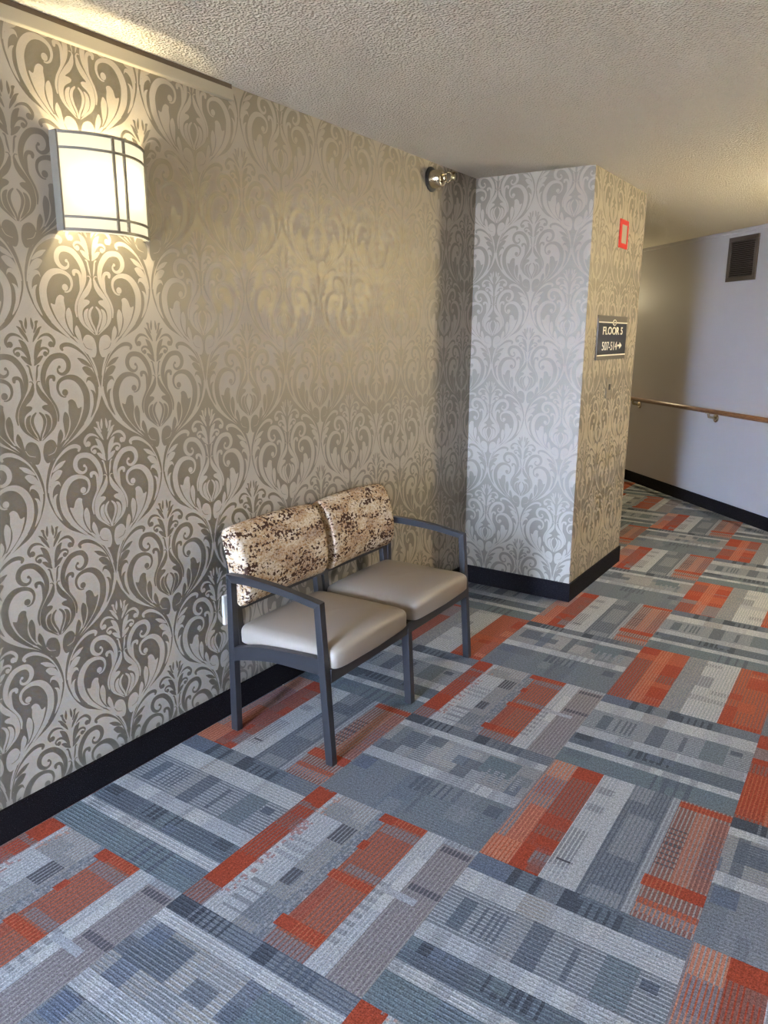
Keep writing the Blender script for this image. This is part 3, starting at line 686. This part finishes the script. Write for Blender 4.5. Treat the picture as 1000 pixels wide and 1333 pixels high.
bm = bmesh.new(); lathe(bm, (.122, SY, SZ), (1, 0, 0), [(0, 0), (0, .008), (.010, .009), (.012, .020), (.014, .020), (.015, 0)]); obj('deflector', bm, M_nickel, T, smooth=True)
bm = bmesh.new(); box(bm, .118, .150, SY-.016, SY+.016, SZ+.018, SZ+.021); obj('deflector_hood', bm, M_nickel, T)

# ------------------------------------------------------------------ signs and plates on the pier's side
def sx(bm, y0, y1, z0, z1, x0, x1, bev=0): box(bm, PX+x0, PX+x1, y0, y1, z0, z1, bev)
T = thing('floor_sign', 'black and grey floor number sign with cream lettering on the side of the papered pier', 'sign', (PX, 4.65, 1.55))
SY0, SY1, SZ0, SZ1 = 4.366, 4.935, 1.421, 1.676
bm = bmesh.new(); sx(bm, SY0, SY1, SZ0, SZ1, .001, .008, .001); obj('border', bm, M_signgrey, T)
bm = bmesh.new(); sx(bm, SY0+.006, SY1-.004, SZ0+.026, SZ1-.036, .008, .0095); obj('panel', bm, M_signblk, T)
bm = bmesh.new(); sx(bm, SY0+.006, SY1-.004, SZ0+.022, SZ0+.029, .0095, .0105); obj('line', bm, M_signtxt, T)
bm = bmesh.new(); ym = (SY0+SY1)/2+.02; sx(bm, SY0+.006, ym-.036, SZ1-.042, SZ1-.036, .0095, .0105); sx(bm, ym+.036, SY1-.004, SZ1-.042, SZ1-.036, .0095, .0105); obj('line', bm, M_signtxt, T)
bm = bmesh.new()
def disc(bm, yc, zc, ry, rz, x0, x1, n=28):
    A_ = [bm.verts.new((PX+x0, yc+ry*math.cos(2*PI*i/n), zc+rz*math.sin(2*PI*i/n))) for i in range(n)]; B_ = [bm.verts.new((PX+x1, v.co.y, v.co.z)) for v in A_]
    for i in range(n): bm.faces.new((A_[i], A_[(i+1) % n], B_[(i+1) % n], B_[i]))
    bm.faces.new(A_[::-1]); bm.faces.new(B_)
disc(bm, ym, SZ1-.039, .036, .018, .0095, .0105); m_ = obj('medallion', bm, M_signtxt, T)
bm = bmesh.new(); disc(bm, ym, SZ1-.039, .026, .013, .0105, .011); obj('inner_disc', bm, M_signblk, m_)
bm = bmesh.new(); disc(bm, ym, SZ1-.039, .011, .0055, .011, .0115); obj('dot', bm, M_signtxt, m_)
def text_mesh(body, name, mat, parent, y0, y1, z0, z1, x, bold):
    cu = bpy.data.curves.new('t', 'FONT'); cu.body = body; cu.size = 1; cu.offset = bold; cu.extrude = .0
    ob = bpy.data.objects.new('t', cu); C.objects.link(ob); bpy.context.view_layer.update()
    me = bpy.data.meshes.new_from_object(ob); bpy.data.objects.remove(ob); bpy.data.curves.remove(cu)
    xs = [v.co.x for v in me.vertices]; ys = [v.co.y for v in me.vertices]; a0, a1, b0, b1 = min(xs), max(xs), min(ys), max(ys)
    bm = bmesh.new(); bm.from_mesh(me); bpy.data.meshes.remove(me)
    for v in bm.verts: v.co = Vector((x, y0+(v.co.x-a0)/(a1-a0)*(y1-y0), z0+(v.co.y-b0)/(b1-b0)*(z1-z0)))
    r = bmesh.ops.extrude_face_region(bm, geom=bm.faces[:]); bmesh.ops.translate(bm, verts=[e for e in r['geom'] if isinstance(e, bmesh.types.BMVert)], vec=(.001, 0, 0))
    return obj(name, bm, mat, parent)
text_mesh('FLOOR 5', 'lettering', M_signtxt, T, 4.455, 4.845, 1.566, 1.612, PX+.0095, .022)
text_mesh('507-514', 'lettering', M_signtxt, T, 4.455, 4.745, 1.475, 1.525, PX+.0095, .0)
bm = bmesh.new()
AR = [(4.755, 1.496), (4.80, 1.496), (4.80, 1.482), (4.845, 1.5015), (4.80, 1.521), (4.80, 1.507), (4.755, 1.507)]
lo = [bm.verts.new((PX+.0095, *q)) for q in AR]; hi = [bm.verts.new((PX+.0105, *q)) for q in AR]
for i in range(7): bm.faces.new((lo[i], lo[(i+1) % 7], hi[(i+1) % 7], hi[i]))
bm.faces.new(hi); bm.faces.new(lo[::-1]); obj('arrow', bm, M_signtxt, T)

T = thing('fire_alarm_plate', 'small red square frame around a tan plate, high on the side of the papered pier', 'wall plate', (PX, 4.74, 2.15))
bm = bmesh.new()
for a in ((4.655, 4.822, 2.203, 2.230), (4.655, 4.822, 2.070, 2.098), (4.655, 4.694, 2.098, 2.203), (4.800, 4.822, 2.098, 2.203)): sx(bm, *a, .001, .006)
obj('red_frame', bm, M_red, T)
bm = bmesh.new(); sx(bm, 4.694, 4.800, 2.098, 2.203, .001, .004); obj('centre_plate', bm, plain('tan_call_plate', lin(160, 150, 132), .5), T)

T = thing('wall_switch', 'narrow tan switch plate below the floor sign on the papered pier', 'switch', (PX, 4.66, 1.25))
bm = bmesh.new(); sx(bm, 4.615, 4.710, 1.185, 1.310, .001, .006, .001); obj('plate', bm, M_plate, T)
bm = bmesh.new(); sx(bm, 4.655, 4.680, 1.235, 1.270, .006, .012, .001); obj('switch_lever', bm, M_signgrey, T)

T = thing('wall_outlet', 'ivory outlet cover low on the damask wall beside the chair', 'outlet', (0, 2.07, .465))
bm = bmesh.new(); box(bm, .001, .014, 2.03, 2.11, .405, .530, .003); obj('cover_plate', bm, M_ivory, T)
for z in (.440, .495):
    bm = bmesh.new(); box(bm, .014, .016, 2.055, 2.085, z-.014, z+.014, .001); obj('socket', bm, M_ivory, T)

# ------------------------------------------------------------------ handrail and vent on the diagonal wall
T = thing('handrail', 'varnished brown wooden handrail on steel brackets along the white diagonal wall', 'handrail', D0+DN*.08+DU*.3+Vector((0, 0, .9)))
bm = bmesh.new(); dl = lambda t, n, z: D0+DU*t+DN*n+Vector((0, 0, z))
cyl(bm, dl(-1.5, .085, .905), dl(3.3, .085, .905), .021, n=24); obj('rail', bm, M_wood, T, smooth=True)
for px_, in ((-1.18,), (-.044,), (1.271,), (2.5,)):
    t_ = px_
    bm = bmesh.new(); b2 = bmesh.new()
    lathe(bm, dl(t_, 0, .84), DN, [(0, 0), (0, .038), (.006, .038), (.012, .028), (.012, 0)], 20)
    cyl(bm, dl(t_, .006, .84), dl(t_, .078, .852), .011, n=12); cyl(bm, dl(t_, .074, .848), dl(t_, .085, .888), .011, n=12)
    dbox(bm, t_-.03, t_+.03, .072, .098, .881, .889)
    obj('bracket', bm, M_nickel, T)
T = thing('return_air_vent', 'dark brown louvred air vent high on the white diagonal wall', 'vent', dl(1.4, 0, 2.2))
M_vent = plain('dark_brown_vent_paint', lin(66, 56, 50), .45); M_ventd = plain('vent_shadow_backing', lin(28, 22, 20), .8)
ta, tb, za, zb_ = 1.212, 1.590, 2.016, 2.378
bm = bmesh.new()
for a in ((ta, tb, za, za+.035), (ta, tb, zb_-.035, zb_), (ta, ta+.035, za+.035, zb_-.035), (tb-.035, tb, za+.035, zb_-.035)): dbox(bm, a[0], a[1], .001, .016, a[2], a[3], .002)
obj('frame', bm, M_vent, T)
bm = bmesh.new(); dbox(bm, ta+.03, tb-.03, .001, .003, za+.03, zb_-.03); obj('backing', bm, M_ventd, T)
bm = bmesh.new()
nl = 18
for i in range(nl):
    z = za+.042+(zb_-za-.084)*i/(nl-1)
    b2 = bmesh.new(); box(b2, ta+.036, tb-.036, .003, .014, z-.0015, z+.0015)
    for v in b2.verts:
        v.co.z += (v.co.y-.008)*-.8
        v.co = D0+DU*v.co.x+DN*v.co.y+Vector((0, 0, v.co.z))
    me = bpy.data.meshes.new('t'); b2.to_mesh(me); b2.free(); bm.from_mesh(me); bpy.data.meshes.remove(me)
obj('louvres', bm, M_vent, T)

# ------------------------------------------------------------------ daylight
w = bpy.data.worlds.new('daylight'); bpy.context.scene.world = w; w.use_nodes = True
nt = w.node_tree; bg = nt.nodes['Background']; bg.inputs['Strength'].default_value = 225
tc = N(nt, 'ShaderNodeTexCoord'); sp = N(nt, 'ShaderNodeSeparateXYZ'); nt.links.new(tc.outputs['Generated'], sp.inputs[0])
mr = N(nt, 'ShaderNodeMapRange'); mr.inputs[1].default_value = -.12; mr.inputs[2].default_value = .12; nt.links.new(sp.outputs[2], mr.inputs[0])
sky = ramp(nt, [(0, (.28, .30, .34)), (.5, (.46, .57, .80)), (1, (.48, .66, 1.))]); nt.links.new(mr.outputs[0], sky.inputs['Fac']); nt.links.new(sky.outputs['Color'], bg.inputs['Color'])
pl = bpy.data.lights.new('window_portal', 'AREA'); pl.shape = 'RECTANGLE'; pl.size = WX1-WX0; pl.size_y = WZ1-WZ0; pl.cycles.is_portal = True
po = bpy.data.objects.new('window_portal', pl); C.objects.link(po); po.location = ((WX0+WX1)/2, YB-.13, (WZ0+WZ1)/2); po.rotation_euler = (PI/2, 0, PI)

# ------------------------------------------------------------------ camera
yaw, pitch, roll, f_, cx_, cz_ = 0.583412, 0.233757, 0.005136, 974.231716, 2.127989, 1.564578
cy, sy, cp, sp = math.cos(yaw), math.sin(yaw), math.cos(pitch), math.sin(pitch)
F_ = Vector((-sy*cp, cy*cp, -sp)); R_ = Vector((cy, sy, 0)); U_ = R_.cross(F_)
cr, sr = math.cos(roll), math.sin(roll); R2 = R_*cr+U_*sr; U2 = U_*cr-R_*sr
cd = bpy.data.cameras.new('camera'); co = bpy.data.objects.new('camera', cd); C.objects.link(co)
M4 = Matrix(((R2.x, U2.x, -F_.x, cx_), (R2.y, U2.y, -F_.y, 0), (R2.z, U2.z, -F_.z, cz_), (0, 0, 0, 1)))
co.matrix_world = M4
cd.sensor_fit = 'VERTICAL'; cd.sensor_height = 36; cd.lens = f_/1333*36; cd.clip_start = .05
sc = bpy.context.scene; sc.camera = co
sc.view_settings.view_transform = 'Standard'; sc.view_settings.look = 'None'; sc.view_settings.gamma = 1; sc.view_settings.exposure = 0.6
sc.cycles.use_denoising = True
sc.cycles.max_bounces = 8; sc.cycles.diffuse_bounces = 5; sc.cycles.caustics_reflective = False; sc.cycles.sample_clamp_indirect = 10
